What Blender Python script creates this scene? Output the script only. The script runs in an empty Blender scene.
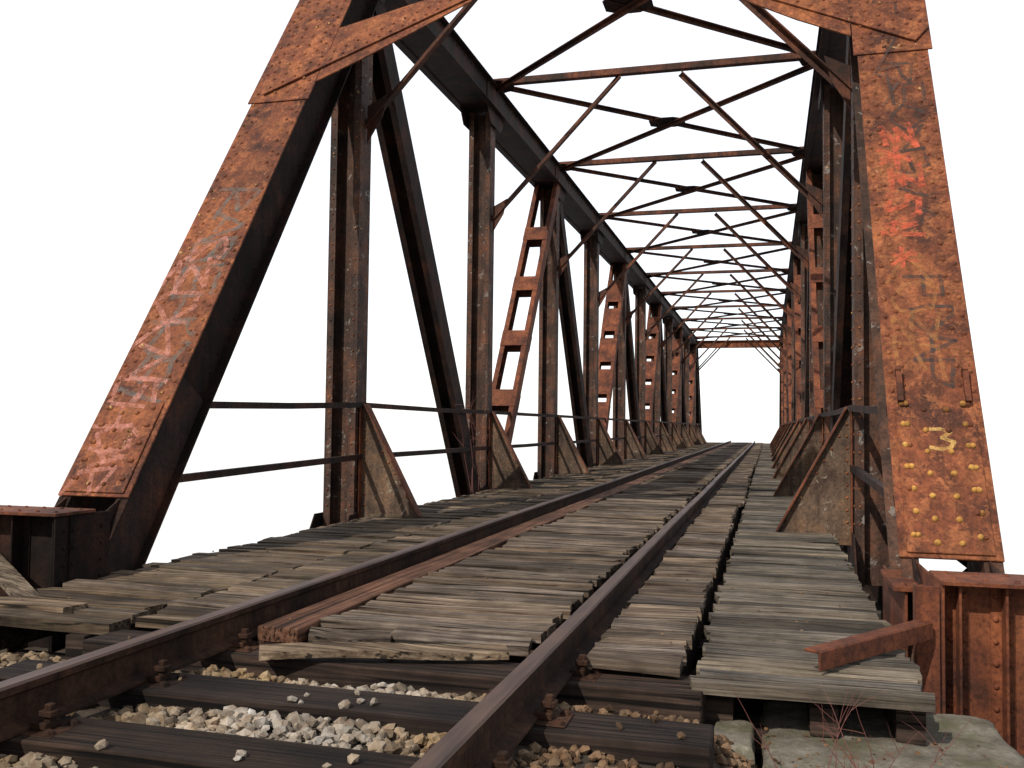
import bpy, math, random, bmesh
from mathutils import Vector, Matrix, noise
random.seed(7)
scene=bpy.context.scene
R=random.random
def U(a,b): return random.uniform(a,b)

# ------------------------------------------------------------------ node helpers
def newmat(name):
    m=bpy.data.materials.new(name); m.use_nodes=True
    nt=m.node_tree; b=nt.nodes['Principled BSDF']
    return m,nt,b
def N(nt,t,**kw):
    n=nt.nodes.new(t)
    for k,v in kw.items(): setattr(n,k,v)
    return n
def mapping(nt,scale,coord='Object'):
    tc=N(nt,'ShaderNodeTexCoord'); mp=N(nt,'ShaderNodeMapping')
    mp.inputs['Scale'].default_value=scale
    nt.links.new(tc.outputs[coord],mp.inputs['Vector']); return mp.outputs[0]
def noi(nt,vec,scale,detail=4,rough=0.6,dist=0.0):
    n=N(nt,'ShaderNodeTexNoise'); n.inputs['Scale'].default_value=scale
    n.inputs['Detail'].default_value=detail; n.inputs['Roughness'].default_value=rough
    n.inputs['Distortion'].default_value=dist
    nt.links.new(vec,n.inputs['Vector']); return n.outputs['Fac']
def ramp(nt,fac,stops):
    r=N(nt,'ShaderNodeValToRGB'); e=r.color_ramp.elements
    while len(e)<len(stops): e.new(0.5)
    for i,(p,c) in enumerate(stops):
        e[i].position=p
        e[i].color=(c,c,c,1) if isinstance(c,(int,float)) else (c[0],c[1],c[2],1)
    nt.links.new(fac,r.inputs['Fac']); return r.outputs['Color']
def mixc(nt,fac,a,b,mode='MIX'):
    m=N(nt,'ShaderNodeMix',data_type='RGBA',blend_type=mode)
    s=[m.inputs[0],m.inputs[6],m.inputs[7]]
    for s_,v in zip(s,(fac,a,b)):
        if isinstance(v,(int,float)): s_.default_value=v
        elif isinstance(v,tuple): s_.default_value=(v[0],v[1],v[2],1)
        else: nt.links.new(v,s_)
    return m.outputs[2]
def bump(nt,b,h,strength=0.3,dist=0.01):
    bm=N(nt,'ShaderNodeBump'); bm.inputs['Strength'].default_value=strength
    bm.inputs['Distance'].default_value=dist
    nt.links.new(h,bm.inputs['Height']); nt.links.new(bm.outputs[0],b.inputs['Normal'])

def rust(name,dark,mid,hi,paint=None,pthr=0.66,rough=0.78,streak=0.5,spec=0.3,bmp=0.4,flake=None):
    m,nt,b=newmat(name)
    v=mapping(nt,(1,1,1))
    base=ramp(nt,noi(nt,v,2.6,7,0.70,0.3),[(0.36,dark),(0.5,mid),(0.66,hi)])
    if flake:
        fl=ramp(nt,noi(nt,v,9,6,0.8,0.2),[(0.52,0),(0.56,0.75)])
        base=mixc(nt,fl,base,flake)
    vs=mapping(nt,(9,9,0.7))
    st=ramp(nt,noi(nt,vs,1.6,4,0.6),[(0.38,0.3),(0.6,1.0)])
    c=mixc(nt,streak,base,st,'MULTIPLY')
    fine=noi(nt,v,42,4,0.75)
    sp=ramp(nt,fine,[(0.36,0.45),(0.5,1.0),(0.68,1.3)])
    c=mixc(nt,0.85,c,sp,'MULTIPLY')
    big=ramp(nt,noi(nt,v,0.9,2,0.5),[(0.35,0.6),(0.65,1.15)])
    c=mixc(nt,0.8,c,big,'MULTIPLY')
    if paint:
        pm=ramp(nt,noi(nt,v,7,6,0.78,0.4),[(pthr,0),(pthr+0.025,1)])
        c=mixc(nt,pm,c,paint)
    nt.links.new(c,b.inputs['Base Color'])
    b.inputs['Roughness'].default_value=rough
    b.inputs['Specular IOR Level'].default_value=spec
    if bmp: bump(nt,b,fine,bmp,0.006)
    return m

M_rust=rust('rusty_steel',(0.070,0.022,0.011),(0.185,0.052,0.020),(0.30,0.098,0.032),(0.40,0.24,0.12),0.665,streak=0.55,flake=(0.31,0.105,0.038))
M_rust2=rust('deep_rust_steel',(0.055,0.019,0.010),(0.145,0.041,0.017),(0.25,0.078,0.029),(0.26,0.17,0.11),0.68,streak=0.45)
M_dark=rust('shaded_dark_steel',(0.014,0.009,0.008),(0.030,0.016,0.012),(0.075,0.027,0.015),None,rough=0.8,spec=0.2,bmp=0)  # less rusty steel, base colour also lowered to carry the members' shade
M_shade=rust('shaded_end_steel',(0.010,0.007,0.006),(0.022,0.012,0.009),(0.05,0.02,0.012),None,rough=0.85,spec=0.15)  # shade on left end post webs and left girder, put into the colour
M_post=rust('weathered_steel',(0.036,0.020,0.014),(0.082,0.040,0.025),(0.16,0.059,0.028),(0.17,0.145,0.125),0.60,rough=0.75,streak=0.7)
M_brk=rust('bracket_steel',(0.05,0.028,0.019),(0.115,0.072,0.046),(0.18,0.10,0.052),(0.22,0.18,0.13),0.62,streak=0.6)
M_rivet=rust('rivet_rust',(0.07,0.022,0.011),(0.19,0.055,0.021),(0.36,0.14,0.045),(0.50,0.32,0.12),0.60,streak=0.2)
M_rivy=rust('rivet_yellow',(0.20,0.08,0.02),(0.46,0.23,0.05),(0.60,0.36,0.10),None,streak=0.1)
M_brace=rust('bracing_steel',(0.032,0.016,0.010),(0.088,0.031,0.016),(0.19,0.060,0.027),None,bmp=0)
M_railside=rust('rail_rust',(0.016,0.009,0.006),(0.042,0.020,0.012),(0.08,0.036,0.02),None,spec=0.15)
m,nt,b=newmat('rail_head_steel'); v=mapping(nt,(8,0.6,8))
nt.links.new(ramp(nt,noi(nt,v,4,5),[(0.3,(0.030,0.015,0.010)),(0.7,(0.095,0.048,0.031))]),b.inputs['Base Color'])
b.inputs['Metallic'].default_value=0.1; b.inputs['Roughness'].default_value=0.55; M_railtop=m

def wood(name,dark,mid,hi,moss=0.0,axis='X',mossc=(0.066,0.062,0.030)):
    m,nt,b=newmat(name)
    g=(0.9,30,30) if axis=='X' else (30,0.9,30)
    vg=mapping(nt,g); v=mapping(nt,(1,1,1))
    grain=noi(nt,vg,1.5,6,0.7,0.1)
    c=ramp(nt,grain,[(0.34,dark),(0.5,mid),(0.68,hi)])
    at=N(nt,'ShaderNodeAttribute'); at.attribute_name='pc'
    c=mixc(nt,1.0,c,at.outputs['Color'],'MULTIPLY')
    blotn=noi(nt,v,2.6,5,0.7)
    blot=ramp(nt,blotn,[(0.38,0.42),(0.6,1.1)])
    c=mixc(nt,0.8,c,blot,'MULTIPLY')
    crack=ramp(nt,noi(nt,mapping(nt,(g[0]*0.7,g[1]*2,g[2]) if axis=='X' else (g[0]*2,g[1]*.7,g[2])),1.4,2,0.5),[(0.37,0.06),(0.44,1.0)])
    c=mixc(nt,0.9,c,crack,'MULTIPLY')
    if moss>0:
        mm=ramp(nt,noi(nt,v,2.0,7,0.8),[(0.60-moss*0.25,0),(0.78-moss*0.2,0.65)])
        c=mixc(nt,mm,c,mossc)
    nt.links.new(c,b.inputs['Base Color'])
    b.inputs['Roughness'].default_value=0.9; b.inputs['Specular IOR Level'].default_value=0.2
    bump(nt,b,grain,0.7,0.008)
    return m
W_mid=wood('deck_wood',(0.040,0.027,0.019),(0.142,0.106,0.077),(0.29,0.24,0.185))
W_side=wood('mossy_deck_wood',(0.038,0.031,0.023),(0.128,0.108,0.084),(0.255,0.228,0.187),0.16)
W_left=wood('side_deck_wood',(0.034,0.024,0.016),(0.115,0.083,0.056),(0.23,0.185,0.13),0.20)
W_tie=wood('sleeper_wood',(0.014,0.009,0.007),(0.042,0.027,0.020),(0.095,0.062,0.045))
W_long=wood('guard_wood',(0.04,0.018,0.010),(0.115,0.052,0.030),(0.19,0.098,0.060),0,'Y')

def stonemat(name,stops,scale=9):
    m,nt,b=newmat(name); v=mapping(nt,(1,1,1))
    at=N(nt,'ShaderNodeAttribute'); at.attribute_name='pc'
    c=ramp(nt,noi(nt,v,scale,5,0.7),stops)
    c=mixc(nt,1.0,c,at.outputs['Color'],'MULTIPLY')
    nt.links.new(c,b.inputs['Base Color']); b.inputs['Roughness'].default_value=0.92
    b.inputs['Specular IOR Level'].default_value=0.2
    bump(nt,b,noi(nt,v,60,4,0.7),0.5,0.006); return m
M_grav=stonemat('ballast_stone',[(0.3,(0.15,0.105,0.07)),(0.5,(0.28,0.24,0.195)),(0.72,(0.40,0.385,0.36))],14)
m,nt,b=newmat('soil'); v=mapping(nt,(1,1,1))
c=ramp(nt,noi(nt,v,5,8,0.75),[(0.3,(0.03,0.020,0.013)),(0.5,(0.075,0.050,0.032)),(0.7,(0.14,0.10,0.07))])
mm=ramp(nt,noi(nt,v,3,6,0.7),[(0.55,0),(0.68,0.6)])
c=mixc(nt,mm,c,(0.05,0.052,0.024)); nt.links.new(c,b.inputs['Base Color']); b.inputs['Roughness'].default_value=1
bump(nt,b,noi(nt,v,30,6,0.8),1.0,0.03); M_soil=m
m,nt,b=newmat('mossy_concrete'); v=mapping(nt,(1,1,1))
c=ramp(nt,noi(nt,v,9,8,0.8),[(0.32,(0.06,0.048,0.032)),(0.5,(0.16,0.138,0.10)),(0.70,(0.29,0.265,0.21))])
mm=ramp(nt,noi(nt,v,5,8,0.8),[(0.50,0),(0.62,0.75)])
c=mixc(nt,mm,c,(0.085,0.085,0.032)); nt.links.new(c,b.inputs['Base Color']); b.inputs['Roughness'].default_value=0.95
bump(nt,b,noi(nt,v,28,8,0.8),0.8,0.02); M_conc=m
def paint(name,col,thr=0.5,amax=0.75):
    m,nt,b=newmat(name); v=mapping(nt,(1,1,1))
    b.inputs['Base Color'].default_value=(*col,1); b.inputs['Roughness'].default_value=0.7
    a=ramp(nt,noi(nt,v,14,7,0.85),[(thr-0.10,0.0),(thr+0.14,amax)])
    nt.links.new(a,b.inputs['Alpha']); return m
P_pink=paint('faded_pink_spray',(0.56,0.22,0.16),0.51,0.75); P_red=paint('red_spray',(0.64,0.11,0.045),0.52,0.85)
P_teal=paint('faded_grey_spray',(0.15,0.14,0.12),0.50,0.75); P_black=paint('faded_black_spray',(0.045,0.028,0.022),0.48,0.8)
P_yel=paint('yellow_paint',(0.60,0.36,0.10),0.46,0.8); P_or=paint('orange_paint',(0.44,0.18,0.05),0.52,0.6)
m,nt,b=newmat('twig_bark'); b.inputs['Base Color'].default_value=(0.14,0.045,0.035,1); b.inputs['Roughness'].default_value=0.7; M_twig=m

# ------------------------------------------------------------------ mesh builder
class MB:
    def __init__(s): s.v=[]; s.f=[]; s.c=[]; s.mi=[]
    def add(s,vs,fs,col=(1,1,1),mi=0):
        o=len(s.v); s.v.extend([tuple(p) for p in vs]); s.c.extend([col]*len(vs))
        s.f.extend([tuple(i+o for i in f) for f in fs]); s.mi.extend([mi]*len(fs))
    def build(s,name,mats,parent=None,smooth=False,bevel=0):
        me=bpy.data.meshes.new(name); me.from_pydata(s.v,[],s.f)
        if not isinstance(mats,(list,tuple)): mats=[mats]
        for m in mats: me.materials.append(m)
        me.polygons.foreach_set('material_index',s.mi)
        at=me.color_attributes.new('pc','FLOAT_COLOR','POINT')
        buf=[]
        for c in s.c: buf.extend((c[0],c[1],c[2],1.0))
        at.data.foreach_set('color',buf)
        if smooth: me.polygons.foreach_set('use_smooth',[True]*len(me.polygons))
        me.update()
        ob=bpy.data.objects.new(name,me); scene.collection.objects.link(ob)
        if parent: ob.parent=parent
        if bevel:
            bv=ob.modifiers.new('Bevel','BEVEL'); bv.width=bevel; bv.segments=1; bv.limit_method='ANGLE'; bv.angle_limit=math.radians(50)
        return ob
CF=[(0,3,2,1),(4,5,6,7),(0,1,5,4),(1,2,6,5),(2,3,7,6),(3,0,4,7)]
def beam(mb,p0,p1,secs,u=(1,0,0),col=(1,1,1)):
    p0=Vector(p0);p1=Vector(p1); d=(p1-p0).normalized(); u=Vector(u); u=(u-d*u.dot(d)).normalized(); v=d.cross(u)
    for (ou,ov,w,h) in secs:
        vs=[]
        for p in (p0,p1):
            for a,bb in ((-1,-1),(1,-1),(1,1),(-1,1)):
                vs.append(p+u*(ou+a*w/2)+v*(ov+bb*h/2))
        mb.add(vs,CF,col)
def box(mb,x0,x1,y0,y1,z0,z1,col=(1,1,1)):
    vs=[(x0,y0,z0),(x1,y0,z0),(x1,y1,z0),(x0,y1,z0),(x0,y0,z1),(x1,y0,z1),(x1,y1,z1),(x0,y1,z1)]
    mb.add(vs,CF,col)
def prism(mb,pts,ext,col=(1,1,1)):
    ext=Vector(ext); pts=[Vector(p) for p in pts]; n=len(pts)
    vs=[p-ext/2 for p in pts]+[p+ext/2 for p in pts]
    fs=[tuple(range(n))[::-1],tuple(range(n,2*n))]+[(i,(i+1)%n,(i+1)%n+n,i+n) for i in range(n)]
    mb.add(vs,fs,col)
def rivet(mb,p,n,r=0.017):
    n=Vector(n).normalized(); p=Vector(p); a=n.orthogonal().normalized(); b=n.cross(a); k=7
    vs=[]
    for rr,h in ((1,0),(0.80,0.5),(0.38,0.76)):
        for i in range(k):
            t=2*math.pi*i/k; vs.append(p+(a*math.cos(t)+b*math.sin(t))*r*rr+n*r*h)
    fs=[]
    for j in range(2):
        for i in range(k): fs.append((j*k+i,j*k+(i+1)%k,(j+1)*k+(i+1)%k,(j+1)*k+i))
    fs.append(tuple(range(2*k,3*k)))
    mb.add(vs,fs)
def empty(name):
    e=bpy.data.objects.new(name,None); scene.collection.objects.link(e); return e

# ------------------------------------------------------------------ geometry constants
XL,XR=-4.28,0.92
XM=(XL+XR)/2
PN=4.69
NY=[5.0]+[9.07+PN*k for k in range(11)]+[9.07+PN*11-0.1]
ZT=5.95; ZB=-0.45
bridge=empty('steel_truss_bridge')

endp=MB(); riv=MB(); rivy=MB(); dark=MB(); post=MB(); ladder=MB(); gus=MB(); brk=MB(); brkf=MB(); top=MB(); rail=MB(); base=MB(); baset=MB(); portal=MB(); webs=MB(); websr=MB()

# --- end posts
EPT=9.20
def epy(c): return 4.88 if c<-2 else 5.12
def edv(c):
    d=(Vector((0,EPT,5.95))-Vector((0,epy(c),-0.5))).normalized(); return d,d.cross(Vector((1,0,0)))
def EP(c,X,z,off=0.0):
    t=(z+0.5)/6.45; d,v=edv(c)
    return Vector((X,epy(c)+(EPT-epy(c))*t,z))-v*off
ZG=3.72
for c,s,zc,W in ((XL,1,0.33,0.545),(XR,-1,0.165,0.505)):
    ed,ev=edv(c)
    H=W/2
    p0=EP(c,c,zc);p1=EP(c,c,5.95)
    beam(endp,p0,p1,[(0,-0.21,W,0.016)])
    q0=EP(c,c,-0.45)
    wm=webs if s>0 else websr
    beam(wm,q0,p1,[(-H+.09,0,0.014,0.40),(H-.09,0,0.014,0.40),
                     (-H+.045,-0.195,0.08,0.012),(H-.045,-0.195,0.08,0.012),
                     (-H+.045,0.195,0.09,0.014),(H-.045,0.195,0.09,0.014)])
    L=(p1-q0).length; k=0.5
    while k<L-0.4:
        a=q0+ed*k+ev*0.206; b2=q0+ed*(k+0.38)+ev*0.206
        beam(dark,a+Vector((-H+.05,0,0)),b2+Vector((H-.05,0,0)),[(0,0,0.06,0.010)],u=ed)
        beam(dark,b2+Vector((H-.05,0,0)),a+ed*0.76+Vector((-H+.05,0,0)),[(0,0.011,0.06,0.010)],u=ed)
        k+=0.76
    beam(endp,EP(c,c,ZG),EP(c,c,5.3),[(0,-0.226,W+0.06,0.014)])
    beam(endp,EP(c,c,zc+0.02),EP(c,c,0.95),[(0,-0.225,W-0.08,0.012)])
    z=zc+0.07
    while z<5.6:
        low=z<0.95
        o=0.234 if (z>ZG or low) else 0.218
        for ou in (-H+.035,-H+.10,H-.10,H-.035):
            if low and abs(ou)>H-.05: ou*=0.80
            if R()<0.97: rivet(rivy if (low and R()<0.75 and s<0) else riv,EP(c,c+ou,z+(0.035 if abs(ou)<H-.06 else 0),o),-ev,U(0.016,0.019))
        if low or z>ZG+0.05:
            for ou in (-0.06,0.06): rivet(rivy if (low and R()<0.75 and s<0) else riv,EP(c,c+ou,z,o),-ev,U(0.016,0.019))
        z+=0.118
    z=0.2
    while z<5.6:
        for ov in (-0.15,0.15):
            rivet(wm,EP(c,c,z)+Vector((s*(H-.083),0,0))+ev*ov,(s,0,0),0.013)
        z+=0.15
    for o in (H-.068,-H+.068):
        prism(dark,[EP(c,c+o,1.2)-ev*0.17,EP(c,c+o,1.2)+ev*0.17,EP(c,c+o,-0.1)+ev*0.2,(c+o,6.0,-0.4),(c+o,6.0,-0.8),(c+o,4.95,-0.8),(c+o,4.95,zc-0.06),EP(c,c+o,zc+0.05)-ev*0.17],(0.014,0,0))
    a=EP(c,c-s*0.22,3.86,0.250); b2=EP(c,c+s*2.6,5.50,0.250)
    beam(portal,a,b2,[(0,0,0.20,0.014)],u=ed)
    n=28
    for i in range(1,n):
        q=a.lerp(b2,i/n)
        for o in ((-0.06,0.06) if i<16 else (0,)): rivet(portal,q+ed*o-ev*0.007,-ev,0.016)
    prism(portal,[EP(c,c+s*(H+.04),3.92,0.2315),EP(c,c+s*0.7,4.16,0.2315),EP(c,c+s*1.6,4.78,0.2315),EP(c,c+s*1.5,5.0,0.2315),EP(c,c+s*(H+.04),4.6,0.2315)],ev*0.012)
for yy in (EPT-0.05,NY[11]+0.2):
    box(portal,XL+0.2,XR-0.2,yy-0.16,yy+0.16,6.02,6.035); box(portal,XL+0.2,XR-0.2,yy-0.01,yy+0.01,5.62,6.02)
    box(portal,XL+0.2,XR-0.2,yy-0.12,yy+0.12,5.60,5.615)
for c,s in ((XL,1),(XR,-1)):
    beam(dark,(c,NY[12],-0.5),(c,NY[11],5.95),[(0,0.2,0.56,0.016),(-0.2,0,0.014,0.4),(0.2,0,0.014,0.4)])
    beam(dark,(c+s*0.2,NY[11]+0.9,4.4),(c+s*1.4,NY[11]+0.2,5.65),[(0,0,0.16,0.05)],u=(0,1,0))

# --- chords
for c in (XL,XR):
    y0,y1=NY[1]-0.05,NY[11]+0.1
    beam(dark,(c,y0,ZT),(c,y1,ZT),[(0,-0.20,0.56,0.016),(-0.2,0,0.014,0.38),(0.2,0,0.014,0.38),
        (-0.25,0.185,0.09,0.012),(0.25,0.185,0.09,0.012),(-0.25,-0.184,0.08,0.012),(0.25,-0.184,0.08,0.012),(0,0.17,0.38,0.012)])
    y=y0+.3
    s=1 if c<-2 else -1
    while y<y0+14:
        for zz in (ZT-.15,ZT+.13): rivet(dark,(c+s*0.208,y,zz),(s,0,0),0.014)
        y+=0.16
    beam(dark,(c,4.9,-0.62),(c,NY[12],-0.62),[(-0.2,0,0.014,0.5),(0.2,0,0.014,0.5),(0,0.25,0.5,0.012)])

HS=[(-0.165,0,0.014,0.27),(0.165,0,0.014,0.27),(0,0,0.32,0.012),(-0.130,-0.128,0.07,0.012),(0.130,-0.128,0.07,0.012),(-0.130,0.128,0.07,0.012),(0.130,0.128,0.07,0.012)]
HD=[(-0.14,0,0.014,0.30),(0.14,0,0.014,0.30),(0,0,0.27,0.012),(-0.105,-0.143,0.07,0.012),(0.105,-0.143,0.07,0.012),(-0.105,0.143,0.07,0.012),(0.105,0.143,0.07,0.012)]
for c,s in ((XL,1),(XR,-1)):
    for i in range(1,12):
        y=NY[i]
        beam(post,(c,y,ZB),(c,y,ZT-0.2),HS)
        if i<4:
            z=0.1
            while z<5.6:
                for o in (-0.13,0.13):
                    rivet(riv,(c+o,y-0.135,z),(0,-1,0),0.012)
                rivet(riv,(c+s*0.173,y-0.09,z),(s,0,0),0.012); rivet(riv,(c+s*0.173,y+0.09,z),(s,0,0),0.012)
                z+=0.16
        x0=c+s*0.175
        prism(brk,[(x0,y,-0.10),(x0+s*0.66,y,-0.10),(x0+s*0.66,y,0.05),(x0+s*0.06,y,1.13),(x0,y,1.13)],(0,0.012,0))
        beam(brkf,(x0+s*0.69,y,-0.03),(x0+s*0.06,y,1.15),[(0,0,0.13,0.014)],u=(0,1,0))
        beam(brkf,(x0+s*0.02,y-0.045,-0.1),(x0+s*0.02,y-0.045,1.13),[(0,0,0.07,0.012)],u=(0,1,0))
        if i<5:
            for k in range(9):
                t=(k+0.5)/9
                p=Vector((x0+s*(0.62*(1-t)+0.02*t),y-0.008,0.04*(1-t)+1.05*t)); rivet(riv,p,(0,-1,0),0.012)
                rivet(riv,(x0+s*0.055,y-0.008,0.05+1.0*t),(0,-1,0),0.012)
        for o in (-0.215,0.215):
            prism(gus,[(c+o,y-0.48,ZT-0.17),(c+o,y-0.48,ZT+0.17),(c+o,y+0.48,ZT+0.17),(c+o,y+0.48,ZT-0.17),(c+o,y+0.28,ZT-0.42),(c+o,y-0.28,ZT-0.42)],(0.012,0,0))
            prism(gus,[(c+o*0.9,y-0.5,-0.86),(c+o*0.9,y-0.5,-0.3),(c+o*0.9,y-0.28,0.02),(c+o*0.9,y+0.28,0.02),(c+o*0.9,y+0.5,-0.3),(c+o*0.9,y+0.5,-0.86)],(0.012,0,0))
        if i<11:
            j=i+1
            if i%2==1:
                beam(dark,(c,NY[i]+0.15,ZT-0.1),(c,NY[j]-0.25,ZB+0.1),HD)
            else:
                a=Vector((c,NY[i]+0.25,ZB+0.1)); b2=Vector((c,NY[j]-0.15,ZT-0.1)); d=(b2-a).normalized()
                nn=-d.cross(Vector((1,0,0)))
                beam(ladder,a,b2,[(-0.228,0,0.014,0.22),(0.228,0,0.014,0.22),(-0.190,-0.111,0.08,0.010),(0.190,-0.111,0.08,0.010),(-0.190,0.111,0.08,0.010),(0.190,0.111,0.08,0.010)])
                L=(b2-a).length; k=0.75; hb=0.17 if i<4 else 0.42; stp=1.3 if i<4 else 1.1
                while k<L-0.3:
                    beam(ladder,a+d*(k-hb),a+d*(k+hb),[(0,-0.122,0.474,0.010)])
                    beam(ladder,a+d*(k-hb+.05),a+d*(k+hb+.05),[(0,0.122,0.474,0.010)])
                    if i<5:
                        for o in (-0.2,0.2):
                            for kk in (-0.1,0,0.1): rivet(ladder,a+d*(k+kk)+Vector((o,0,0))+nn*0.127,nn,0.013)
                    k+=stp
# --- top lateral bracing
ZS=6.2
for i in range(1,12):
    y=NY[i]
    beam(top,(XL+0.05,y,ZS),(XR-0.05,y,ZS),[(0,0,0.12,0.012),(0.054,0.045,0.012,0.09),(-0.054,0.045,0.012,0.08)],u=(0,1,0))
    for c,s in ((XL,1),(XR,-1)):
        beam(top,(c+s*0.18,y,4.08),(c+s*2.15,y,ZS-0.03),[(0,0,0.09,0.012),(0.04,0.035,0.012,0.07)],u=(0,1,0))
        prism(top,[(c+s*0.19,y-0.012,3.90),(c+s*0.19,y-0.012,4.3),(c+s*0.42,y-0.012,4.42),(c+s*0.36,y-0.012,4.18)],(0,0.012,0))
        prism(gus,[(c+s*0.02,y-0.4,ZS-0.02),(c+s*0.02,y+0.4,ZS-0.02),(c+s*0.45,y+0.2,ZS-0.02),(c+s*0.5,y,ZS-0.02),(c+s*0.45,y-0.2,ZS-0.02)],(0,0,0.012))
    if i<11:
        y2=NY[i+1]
        beam(top,(XL+0.2,y,ZS+0.03),(XR-0.2,y2,ZS+0.03),[(0,0,0.075,0.012),(0.033,-0.03,0.012,0.055)],u=(0,1,0))
        beam(top,(XR-0.2,y,ZS-0.045),(XL+0.2,y2,ZS-0.045),[(0,0,0.075,0.012),(0.033,0.03,0.012,0.055)],u=(0,1,0))
        ym=(y+y2)/2
        prism(gus,[(XM-0.30,ym-0.14,ZS-0.01),(XM-0.30,ym+0.14,ZS-0.01),(XM-0.12,ym+0.26,ZS-0.01),(XM+0.12,ym+0.26,ZS-0.01),(XM+0.30,ym+0.14,ZS-0.01),(XM+0.30,ym-0.14,ZS-0.01),(XM+0.12,ym-0.26,ZS-0.01),(XM-0.12,ym-0.26,ZS-0.01)],(0,0,0.012))

# --- handrails
for c,s in ((XL,1),(XR,-1)):
    for z in (1.14,0.60):
        x=c+s*0.20
        ys=[EP(c,c,z).y+0.05]+NY[1:12]+[NY[12]-0.5]
        for q,(a,b2) in enumerate(zip(ys[:-1],ys[1:])):
            z0=z-0.07 if q==0 else z
            mid=(a+b2)/2; sag=U(0.0,0.015); zm=(z0+z)/2-sag
            beam(rail,(x,a,z0),(x-s*0.02,mid,zm),[(0,0,0.012,0.055),(-0.02*s,-0.022,0.045,0.012)])
            beam(rail,(x-s*0.02,mid,zm),(x,b2,z),[(0,0,0.012,0.055),(-0.02*s,-0.022,0.045,0.012)])

# --- end girders
def girder(mb,c,s,xi,y0,zt,yb,xsl):
    xo=c-s*1.6
    x0,x1=min(xo,xi),max(xo,xi)
    box(mb,x0,x1,y0+.14,y0+.154,-0.75,zt-0.012)
    box(baset,x0-0.01,x1+0.02,y0,y0+.34,zt-0.012,zt+0.008)
    box(mb,x0-0.01,x1+0.02,y0+.02,y0+.30,-0.77,-0.752)
    box(mb,x0,x1,yb-.1,yb-.086,-0.75,0.1)
    for xq in xsl:
        box(mb,xq-0.006,xq+0.006,y0+.04,y0+.14,-0.75,zt-0.014)
        box(mb,xq-0.05,xq+0.05,y0+.13,y0+.1395,-0.75,zt-0.014)
        z=-0.7
        while z<zt-0.05:
            rivet(mb,(xq+0.03,y0+.13,z),(0,-1,0),0.014); rivet(mb,(xq-0.03,y0+.13,z),(0,-1,0),0.014); z+=0.1
    x=x0+0.05
    while x<x1:
        rivet(baset,(x,y0+.06,zt+0.008),(0,0,1),0.014); rivet(baset,(x,y0+.26,zt+0.008),(0,0,1),0.014); x+=0.13
    box(mb,xi-0.007,xi+0.007,y0+.02,yb,-0.75,zt-0.014)
    z=-0.7
    while z<zt-0.05:
        for yy in (y0+.09,y0+.16,yb-.08): rivet(mb,(xi+s*0.008,yy,z),(s,0,0),0.014)
        z+=0.1
girder(base,XL,1,XL+0.30,4.56,0.40,5.05,[XL+.27,XL-.02,XL-.34,XL-.8,XL-1.3])
girder(baset,XR,-1,0.755,4.58,0.27,6.15,[0.83,1.02,1.3,1.7,2.2])
box(baset,0.60,1.30,5.02,5.62,0.150,0.177)
for xx in (0.65,0.78,0.91,1.04,1.17): rivet(baset,(xx,5.07,0.177),(0,0,1),0.016)
prism(baset,[(0.66,5.04,0.148),(0.66,6.0,0.148),(0.66,6.0,-0.4),(0.66,5.04,-0.4)],(0.012,0,0))
beam(baset,(0.19,3.86,0.050),(0.70,4.56,0.06),[(0,0,0.075,0.012),(0.034,-0.034,0.012,0.07)],u=(0,0,1))
beam(baset,(0.69,4.60,-0.45),(0.69,4.60,0.25),[(0,0,0.10,0.012),(-0.045,0.04,0.012,0.08)])
for ou in (-0.18,0.18):
    beam(brkf,EP(XR,XR+ou,0.98,0.25),EP(XR,XR+ou,1.16,0.27),[(0,0,0.03,0.03)]); beam(brkf,EP(XR,XR+ou,1.16,0.225),EP(XR,XR+ou,1.16,0.29),[(0,0,0.03,0.03)],u=(1,0,0))

endp.build('end_post_cover_plates',M_rust,bridge,bevel=0.003)
portal.build('portal_braces',M_rust,bridge)
riv.build('rivets',M_rivet,bridge,smooth=True)
rivy.build('painted_rivets',M_rivy,bridge,smooth=True)
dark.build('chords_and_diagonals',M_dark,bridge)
webs.build('end_post_webs',M_shade,bridge)  # left webs: darker than the right ones, shade painted into the steel
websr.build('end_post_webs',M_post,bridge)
post.build('vertical_posts',M_post,bridge)
ladder.build('batten_diagonals',M_rust2,bridge)
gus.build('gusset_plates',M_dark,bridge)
brk.build('bracket_plates',M_brk,bridge)
brkf.build('bracket_flanges',M_rust2,bridge)
top.build('top_lateral_bracing',M_brace,bridge)
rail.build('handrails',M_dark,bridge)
base.build('end_girder',M_shade,bridge,bevel=0.003)
baset.build('end_girder_flanges',M_rust2,bridge,bevel=0.003)

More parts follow.
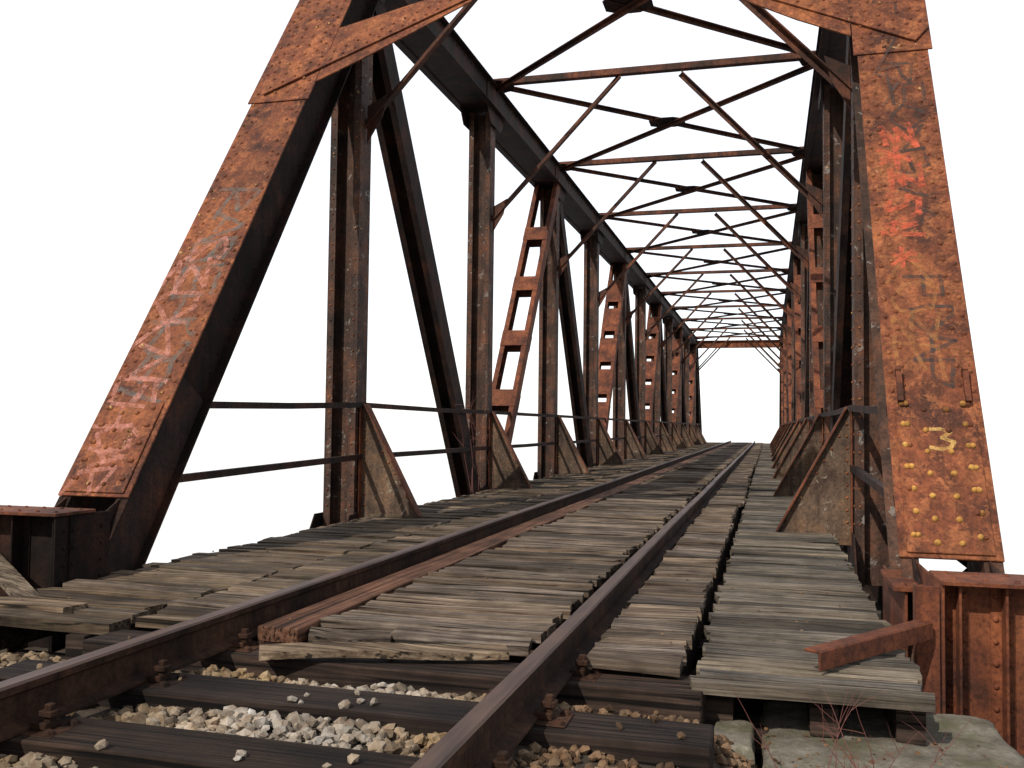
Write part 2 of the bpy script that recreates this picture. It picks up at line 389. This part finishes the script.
# --- graffiti strokes
G={'A':[[(0,0),(.5,1),(1,0)],[(.25,.4),(.75,.4)]],'B':[[(0,0),(0,1),(.7,.9),(.7,.6),(0,.5),(.9,.4),(.8,.05),(0,0)]],'E':[[(1,1),(0,1),(0,0),(1,0)],[(0,.5),(.8,.5)]],
'H':[[(0,0),(0,1)],[(1,0),(1,1)],[(0,.5),(1,.5)]],'K':[[(0,0),(0,1)],[(1,1),(0,.45),(1,0)]],'N':[[(0,0),(0,1),(1,0),(1,1)]],'M':[[(0,0),(.1,1),(.5,.3),(.9,1),(1,0)]],
'O':[[(.5,1),(.2,.92),(.02,.7),(0,.4),(.15,.1),(.45,0),(.8,.08),(1,.35),(1,.7),(.8,.95),(.5,1)]],'R':[[(0,0),(0,1),(.8,.9),(.8,.6),(0,.5),(1,0)]],'S':[[(1,.9),(.7,1),(.3,.98),(.1,.75),(.4,.55),(.9,.35),(.85,.1),(.5,0),(0,.1)]],
'T':[[(0,1),(1,1)],[(.5,1),(.5,0)]],'V':[[(0,1),(.5,0),(1,1)]],'3':[[(.1,1),(.5,1.02),(.85,.85),(.5,.55),(.95,.35),(.8,.08),(.4,0),(0,.1)]],'W':[[(0,1),(.25,0),(.5,.8),(.75,0),(1,1)]],'P':[[(0,0),(0,1),(.9,.85),(.8,.5),(0,.45)]],
'*':[[(0,.5),(1,.55)],[(.2,0),(.7,1)],[(.8,0),(.3,.95)],[(.5,0),(.45,1)]],'Z':[[(0,1),(1,.95),(.05,.4),(.9,.45),(0,0),(1,.05)]]}
def T(mat,c,txt,zstart,u0,size,stepz,w,off,rot=True,jit=0.15):
    mb=MB(); z=zstart; kk=0; ed,ev=edv(c)
    for ch in txt:
        uo=U(-.03,.03)
        for st in G[ch]:
            kk+=1; pts=[]
            for (a,b2) in st:
                a+=U(-jit,jit); b2+=U(-jit,jit)
                if rot: uu=u0+uo+(b2-.5)*size; zz=z-a*stepz*0.95
                else: uu=u0+(a-.5)*size; zz=z+b2*stepz*0.75
                pts.append(EP(c,c+uu,zz,off+0.00008*kk))
            for a,b2 in zip(pts[:-1],pts[1:]):
                d=(b2-a).normalized(); q=d.cross(ev).normalized()*w/2
                mb.add([a-q-d*w*.3,a+q-d*w*.3,b2+q+d*w*.3,b2-q+d*w*.3],[(0,1,2,3)])
        z-=stepz
    mb.build('graffiti',mat,bridge)
T(P_teal,XL,'RABEHOSA',2.75,0.03,0.32,0.24,0.042,0.2195)
T(P_pink,XL,'SZOKNB',2.3,-0.04,0.34,0.24,0.042,0.2215,jit=.2)
T(P_pink,XL,'HOAE',0.93,-0.05,0.26,0.15,0.034,0.2330,jit=.2)
T(P_black,XR,'HNTNA',4.9,-0.02,0.17,0.34,0.022,0.2340)
T(P_black,XR,'PEONBVA',3.62,0.06,0.19,0.21,0.028,0.2195)
T(P_red,XR,'Z*ZSW',3.02,-0.05,0.20,0.19,0.040,0.2215,jit=.2)
T(P_red,XR,'*',2.02,-0.10,0.13,0.15,0.03,0.2215)
T(P_black,XR,'POAP',1.80,0.05,0.22,0.18,0.026,0.2195)
T(P_or,XR,'KOZE',1.95,-0.05,0.24,0.2,0.026,0.2215)
T(P_yel,XR,'3',0.72,0.02,0.13,0.15,0.022,0.2320,False,0.03)

# ------------------------------------------------------------------ track
track=empty('railway_track')
XRL,XRR=-2.31,-0.81
prof=[(-.065,-.03),(.065,-.03),(.065,-.02),(.012,-.004),(.009,.075),(.034,.088),(.035,.112),(.028,.12),(-.028,.12),(-.035,.112),(-.034,.088),(-.009,.075),(-.012,-.004),(-.065,-.02)]
for nm,xc in (('rail',XRL),('rail',XRR)):
    mb=MB(); ys=[-3]+[i*2.0 for i in range(0,32)]; n=len(prof); vs=[]
    for y in ys:
        dx=0.006*math.sin(y*0.7+xc)
        for (a,b2) in prof: vs.append((xc+a+dx,y,b2))
    fs=[];mi=[]
    for k in range(len(ys)-1):
        for i in range(n):
            j=(i+1)%n; fs.append((k*n+i,(k+1)*n+i,(k+1)*n+j,k*n+j)); mi.append(1 if i in (7,8,6) else 0)
    mb.v=vs; mb.f=fs; mb.c=[(1,1,1)]*len(vs); mb.mi=mi
    mb.build(nm,[M_railside,M_railtop],track)
def plank(mb,x0,x1,y,w,z,t,rot=0,tilt=0,col=None,seg=4,warp=0.006,dz=0):
    if col is None:
        g=random.choice([U(0.40,0.75),U(0.75,1.2),U(0.95,1.5)]); gr_=U(0,1); col=(g*(1.06-.08*gr_),g*(.97+.01*gr_),g*(.86+.17*gr_))
    xc=(x0+x1)/2; cr,sr=math.cos(rot),math.sin(rot); vs=[]
    ph=U(0,6)
    e0=U(-.012,.012); e1=U(-.012,.012)
    for k in range(seg+1):
        x=x0+(x1-x0)*k/seg
        wz=warp*math.sin(ph+k*1.0)+dz*(k/seg)
        ww=w*(1+U(-.03,.03))
        for a,b2 in ((-1,-1),(1,-1),(1,1),(-1,1)):
            yy=a*ww/2; zz=b2*t/2+wz+tilt*a
            xx=x-xc+(e0*a if k==0 else 0)+(e1*a if k==seg else 0)
            zz-=0.002*U(0,1)
            vs.append((xc+xx*cr-yy*sr,y+xx*sr+yy*cr,z-t/2+zz))
    fs=[(0,1,2,3)]
    for k in range(seg):
        o=k*4
        for i in range(4):
            j=(i+1)%4; fs.append((o+j,o+i,o+4+i,o+4+j))
    o=seg*4; fs.append((o+3,o+2,o+1,o))
    mb.add(vs,fs,col)
ties=MB()
y=-2.09
while y<4.0:
    plank(ties,-2.95+U(-.05,.05),-0.22+U(-.08,.05),y,0.25,-0.035,0.16,rot=U(-.01,.01),seg=6,warp=0.003); y+=0.58
ties.build('sleepers',W_tie,track,bevel=0.006)
fa=MB()
y=-2.09
while y<3.9:
    for xc in (XRL,XRR):
        box(fa,xc-0.17,xc+0.17,y-0.08,y+0.08,-0.037,-0.0315)
        for s in (-1,1):
            box(fa,xc+s*0.085-0.03,xc+s*0.085+0.03,y-0.035,y+0.035,-0.031,-0.008)
            beam(fa,(xc+s*0.10,y,-0.01),(xc+s*0.10,y,0.045),[(0,0,0.026,0.026)])
            box(fa,xc+s*0.10-0.024,xc+s*0.10+0.024,y-0.024,y+0.024,0.006,0.026)
            rivet(fa,(xc+s*0.145,y+0.055*s,-0.031),(0,0,1),0.02); rivet(fa,(xc+s*0.145,y-0.055*s,-0.031),(0,0,1),0.02)
    y+=0.58
fa.build('rail_fastenings',M_railside,track,bevel=0.003)
gt=MB()
yy=3.82
while yy<60:
    l=min(6.0,60.5-yy)
    beam(gt,(-2.115,yy,0.0),(-2.115,yy+l-0.02,0.0),[(0,0,0.20,0.07)],col=(U(.8,1.2),)*3)
    yy+=l
gt.build('guard_timber',W_long,track,bevel=0.005)

# ------------------------------------------------------------------ deck
deck=empty('wooden_deck')
mid=MB(); y=4.10
while y<60.6:
    w=U(.095,.125); far=y>25
    plank(mid,-1.97+U(-.04,.02),-0.97+U(-.045,.02),y,w,0.035+U(-.006,.006),0.04,rot=U(-.018,.018),tilt=U(-.006,.006),seg=2 if far else 5,warp=0.002 if far else 0.005); y+=w+U(.016,.040)
plank(mid,-2.06,-1.03,3.68,0.10,0.012,0.03,rot=0.28,tilt=0.006,seg=6,warp=0.008,col=(1.25,1.15,1.0),dz=0.015)
plank(mid,-2.0,-1.62,3.93,0.09,0.01,0.04,rot=0.16,tilt=0.01,seg=4,warp=0.006)
plank(mid,-1.62,-0.99,3.99,0.10,0.02,0.04,rot=-0.03,tilt=0.01,seg=4,warp=0.006)
mid.build('track_planks',W_mid,deck)
rt=MB(); y=3.80; off=0
while y<60.6:
    w=U(.11,.15)
    if R()<0.15: off=U(-.05,.04)
    far=y>25
    plank(rt,-0.70+U(-.015,.015),-0.335+off+U(-.012,.012),y,w,0.03+U(-.006,.006),0.04,rot=U(-.02,.02),tilt=U(-.005,.005),seg=2); y+=w+U(.010,.028)
rt.build('walkway_inner_planks',W_mid,deck)
rs=MB(); y=3.67
while y<60.6:
    w=U(.09,.115); far=y>25
    plank(rs,-0.27+U(-.02,.02),0.56+U(-.03,.015),y,w,0.0+U(-.005,.005),0.04,rot=U(-.008,.008),tilt=U(-.004,.004),seg=2 if far else 5,warp=0.002 if far else 0.003); y+=w+U(.008,.024)
rs.build('walkway_planks',W_side,deck)
ls=MB(); y=4.0
while y<60.6:
    w=U(.11,.145); far=y>25
    plank(ls,-3.90+U(-.06,.04),-2.98+U(-.03,.03),y,w,0.005+U(-.008,.008),0.045,rot=U(-.015,.015),tilt=U(-.005,.005),seg=2 if far else 5,warp=0.002 if far else 0.005); y+=w+U(.014,.04)
ls.build('side_walkway_planks',W_left,deck)
li=MB(); y=3.98
while y<60.6:
    w=U(.11,.145); far=y>25
    plank(li,-2.94+U(-.03,.03),-2.44+U(-.03,.02),y,w,0.015+U(-.008,.008),0.045,rot=U(-.015,.015),tilt=U(-.005,.005),seg=2); y+=w+U(.014,.04)
plank(li,-3.75,-2.95,3.82,0.15,0.01,0.05,rot=0.05,seg=4)
plank(li,-4.3,-3.3,3.98,0.15,0.03,0.05,rot=-0.04,seg=4)
plank(li,-4.60,-3.72,4.40,0.12,0.20,0.035,rot=-0.5,seg=4,dz=-0.20,col=(1.1,1.1,1.1))
li.build('side_walkway_inner_planks',W_left,deck)
sb=MB()
for x in (-3.7,-3.1,-2.6,-2.1,-1.75,-1.2,-0.62,-0.4,-0.18,0.2,0.50):
    beam(sb,(x,3.72,-0.12),(x,60.6,-0.12),[(0,0,0.10,0.14)],col=(.9,.9,.9))
y=3.84
while y<60:
    beam(sb,(-3.6,y,-0.30),(0.45,y,-0.30),[(0,0,0.22,0.20)],u=(0,1,0)); y+=0.66
sb.build('stringers',W_tie,deck)
fb=MB()
for y in NY[1:12]:
    box(fb,XL+0.2,XR-0.2,y-0.15,y+0.15,-0.44,-0.42); box(fb,XL+0.2,XR-0.2,y-0.01,y+0.01,-0.95,-0.44); box(fb,XL+0.2,XR-0.2,y-0.15,y+0.15,-0.97,-0.95)
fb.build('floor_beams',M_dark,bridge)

# ------------------------------------------------------------------ ground
gr=MB(); nx,ny=90,70
X0,X1,Y0g,Y1g=-9.0,1.30,-8.0,4.72
def gz(x,y):
    z=-0.10
    if x>-0.25: z-= min(1,(x+0.25)/0.35)*0.20
    if x<-3.2: z-=min(1,(-3.2-x)/1.2)*0.12
    if y>3.45: z-=min(1,(y-3.45)/0.3)*0.20
    if x<-5.6: z-=(-5.6-x)*0.6
    z+=0.035*noise.noise(Vector((x*2.1,y*2.1,3)))+0.015*noise.noise(Vector((x*8,y*8,1)))
    return z
vs=[];fs=[]
for j in range(ny+1):
    for i in range(nx+1):
        x=X0+(X1-X0)*(i/nx); y=Y0g+(Y1g-Y0g)*(1-(1-j/ny)**1.6)
        vs.append((x,y,gz(x,y)))
for j in range(ny):
    for i in range(nx):
        a=j*(nx+1)+i; fs.append((a,a+1,a+nx+2,a+nx+1))
gr.add(vs,fs); gr.build('ground',M_soil,smooth=True)
ab=MB()
box(ab,-6.0,1.30,4.40,5.9,-7,-0.78); box(ab,-6.0,1.28,-8,4.38,-7,-0.62)
box(ab,-6.0,2.0,59.8,63,-7,-0.80)
ab.build('concrete_abutment',M_conc,bevel=0.03)
def slab(name,x0,x1,y0,y1,z0,z1,seed):
    bm=bmesh.new(); bmesh.ops.create_cube(bm,size=1)
    bmesh.ops.subdivide_edges(bm,edges=bm.edges[:],cuts=24,use_grid_fill=True)
    for v in bm.verts:
        p=Vector((x0+(v.co.x+.5)*(x1-x0),y0+(v.co.y+.5)*(y1-y0),z0+(v.co.z+.5)*(z1-z0)))
        e=max(abs(v.co.x),abs(v.co.y))
        if v.co.z>0.4 and e>0.47: p.z-=0.015
        for f_,a_ in ((5,.015),(16,.006),(45,.003)):
            p+=Vector((noise.noise(p*f_+Vector((seed,0,0))),noise.noise(p*f_+Vector((0,seed,0))),noise.noise(p*f_+Vector((0,0,seed)))))*a_
        v.co=p
    me=bpy.data.meshes.new(name); bm.to_mesh(me); bm.free(); me.materials.append(M_conc)
    me.polygons.foreach_set('use_smooth',[True]*len(me.polygons))
    ob=bpy.data.objects.new(name,me); scene.collection.objects.link(ob)
slab('mossy_stone_block',-0.02,0.86,2.7,4.2,-0.7,-0.19,3)
slab('mossy_stone_block',-0.20,-0.05,3.42,3.75,-0.5,-0.16,9)

# gravel
tmpl=[]
for k in range(12):
    bm=bmesh.new(); bmesh.ops.create_icosphere(bm,subdivisions=1,radius=1)
    for v in bm.verts: v.co=Vector((v.co.x*U(.65,1.3),v.co.y*U(.65,1.3),v.co.z*U(.5,.95)))
    tmpl.append(([v.co.copy() for v in bm.verts],[tuple(v.index for v in f.verts) for f in bm.faces])); bm.free()
gv=MB()
def stone(x,y,z,r,col,fl=1):
    vs,fs=random.choice(tmpl)
    Mx=Matrix.Rotation(U(0,6.28),3,'Z')@Matrix.Rotation(U(-.5,.5),3,'X')@Matrix.Rotation(U(-.5,.5),3,'Y')
    o=Vector((x,y,z)); gv.add([Mx@(Vector((q.x,q.y,q.z*fl))*r)+o for q in vs],fs,col)
tiey=[-2.09+0.58*k for k in range(12)]
def ontie(x,y): return -3.0<x<-0.15 and any(abs(y-t)<0.13 for t in tiey)
for k in range(20000):
    x=U(-4.6,1.1); y=U(1.3,4.15)
    inside=-2.2<x<-0.95
    if ontie(x,y) and R()<(0.985 if inside else 0.975): continue
    if abs(x-XRL)<0.06 or abs(x-XRR)<0.06: continue
    zc=gz(x,y)
    if inside:
        nn=noise.noise(Vector((x*2.5,y*2.5,7)))
        edge=max(0,1-min(x+2.2,-0.95-x)/0.4)
        g=U(.55,1.2)*(1-0.4*edge); w=0.7*edge+max(0,nn)*0.8+U(0,.2)
        col=(g*(1+.12*w),g*(1-.14*w),g*(1-.45*w)); r=U(.012,.031); z=zc+U(0.0,0.03)
        if y>3.85 and R()<.5: continue
    elif x>-0.7:
        if x>-0.05 and y<4.0: continue
        if R()<0.2: continue
        g=U(.15,.65); col=(g*1.15,g*.80,g*.54); r=U(.008,.024); z=zc+U(0,.012)
    elif x>-0.95:
        g=U(.25,.8); col=(g*1.05,g*.82,g*.6); r=U(.012,.026); z=zc+U(0,.02)
    else:
        dens=0.95 if x>-3.0 else 0.6
        if R()>dens: continue
        g=U(.25,.95); col=(g*1.05,g*.86,g*.64); r=U(.010,.028); z=zc+U(0,.02)
    if ontie(x,y): z=-0.035+r*0.4; r*=.8
    stone(x,y,z,r,col)
for k in range(300):
    x=U(-0.02,0.84); y=U(3.0,3.8); g=U(.15,.6); stone(x,y,-0.192+U(-.004,.004),U(.004,.012),(g*1.2,g*.75,g*.45),0.45)
for k in range(160):
    x=U(-3.8,0.5); y=U(3.9,8); g=U(.2,.6)
    if abs(x-XRL)<.08 or abs(x-XRR)<.1 : continue
    stone(x,y,0.035 if x<-.3 else 0.004,U(.004,.010),(g*1.2,g*.8,g*.5),0.4)
gv.build('gravel_ballast',M_grav)

# twigs
def curve_obj(name,lines,mat,bev):
    cu=bpy.data.curves.new(name,'CURVE'); cu.dimensions='3D'; cu.bevel_depth=bev; cu.bevel_resolution=1
    for pts in lines:
        s=cu.splines.new('POLY'); s.points.add(len(pts)-1)
        for i,(p,r) in enumerate(pts): s.points[i].co=(*p,1); s.points[i].radius=r
    cu.materials.append(mat); ob=bpy.data.objects.new(name,cu); scene.collection.objects.link(ob)
def shoot(p,d,L,n=9,wob=0.25,r0=1.0):
    pts=[];p=Vector(p);d=Vector(d).normalized()
    for i in range(n+1):
        pts.append((tuple(p),r0*(1-0.8*i/n))); p=p+d*L/n; d=(d+Vector((U(-1,1),U(-1,1),U(-1,.6)))*wob*0.4).normalized()
    return pts
lines=[]
for k in range(9):
    b0=Vector((U(0.0,0.5),U(3.0,3.3),-0.22)); s0=shoot(b0,(U(-.6,.6),U(-.2,.2),1),U(.25,.48)); lines.append(s0)
    for q in range(3):
        pp=s0[random.randint(3,7)][0]; lines.append(shoot(pp,(U(-1,1),U(-.3,.3),U(.2,1)),U(.08,.2),5,.3,.5))
curve_obj('bramble_twigs',lines,M_twig,0.0022)
lines=[]
for k in range(7):
    s0=shoot((-3.95+U(-.15,.1),13.2+U(-.8,.2),0.0),(U(-.3,.1),U(-.2,.2),1),U(1.2,2.1),12,.3); lines.append(s0)
    for q in range(3):
        pp=s0[random.randint(4,10)][0]; lines.append(shoot(pp,(U(-1,1),U(-.3,.3),U(-.2,1)),U(.2,.5),5,.4,.6))
curve_obj('climbing_twigs',lines,M_twig,0.004)

# ------------------------------------------------------------------ light
w=bpy.data.worlds.new('World'); scene.world=w; w.use_nodes=True; nt=w.node_tree
for n in list(nt.nodes): nt.nodes.remove(n)
sunel=math.radians(42); az=math.radians(205)
sd=Vector((math.sin(az)*math.cos(sunel),math.cos(az)*math.cos(sunel),math.sin(sunel)))
sky=N(nt,'ShaderNodeTexSky',sky_type='NISHITA'); sky.sun_disc=False; sky.sun_elevation=sunel; sky.sun_rotation=az
b1=N(nt,'ShaderNodeBackground'); b1.inputs['Strength'].default_value=0.06; nt.links.new(sky.outputs[0],b1.inputs['Color'])
tc=N(nt,'ShaderNodeTexCoord'); sx=N(nt,'ShaderNodeSeparateXYZ'); nt.links.new(tc.outputs['Generated'],sx.inputs[0])
def mr(src,a,b_,c_,d_):
    m=N(nt,'ShaderNodeMapRange',interpolation_type='SMOOTHSTEP'); m.inputs[1].default_value=a;m.inputs[2].default_value=b_;m.inputs[3].default_value=c_;m.inputs[4].default_value=d_
    nt.links.new(src,m.inputs[0]); return m.outputs[0]
def mul(a,b_):
    m=N(nt,'ShaderNodeMath',operation='MULTIPLY'); nt.links.new(a,m.inputs[0]); nt.links.new(b_,m.inputs[1]); return m.outputs[0]
fy=mr(sx.outputs['Y'],-0.4,0.3,0.50,1.03)
fu=mr(sx.outputs['Z'],0.6,0.9,1.0,0.4)
fd=mr(sx.outputs['Z'],-0.6,-0.3,0.12,1.0)
b2=N(nt,'ShaderNodeBackground'); b2.inputs['Color'].default_value=(1,1,1,1); nt.links.new(mul(mul(fy,fu),fd),b2.inputs['Strength'])
ad=N(nt,'ShaderNodeAddShader'); nt.links.new(b1.outputs[0],ad.inputs[0]); nt.links.new(b2.outputs[0],ad.inputs[1])
wo=N(nt,'ShaderNodeOutputWorld'); nt.links.new(ad.outputs[0],wo.inputs['Surface'])
sl=bpy.data.lights.new('sun','SUN'); sl.energy=4.2; sl.angle=math.radians(0.5); sl.color=(1,0.94,0.85)
so=bpy.data.objects.new('sun',sl); scene.collection.objects.link(so); so.rotation_mode='QUATERNION'; so.rotation_quaternion=(-sd).to_track_quat('-Z','Y')

# ------------------------------------------------------------------ camera
cam=bpy.data.cameras.new('camera'); cam.sensor_width=36; cam.lens=33.05; cam.clip_end=500; cam.clip_start=0.05
co=bpy.data.objects.new('camera',cam); scene.collection.objects.link(co)
psi=math.atan(256.5/940); th=math.atan(41/940); roll=0.012
Mc=Matrix.Rotation(psi,4,'Z')@Matrix.Rotation(math.pi/2+th,4,'X')@Matrix.Rotation(roll,4,'Z')
co.matrix_world=Matrix.Translation((0,0,0.95))@Mc
scene.camera=co
scene.view_settings.view_transform='Standard'
try: scene.view_settings.look='None'
except: pass
scene.view_settings.exposure=0
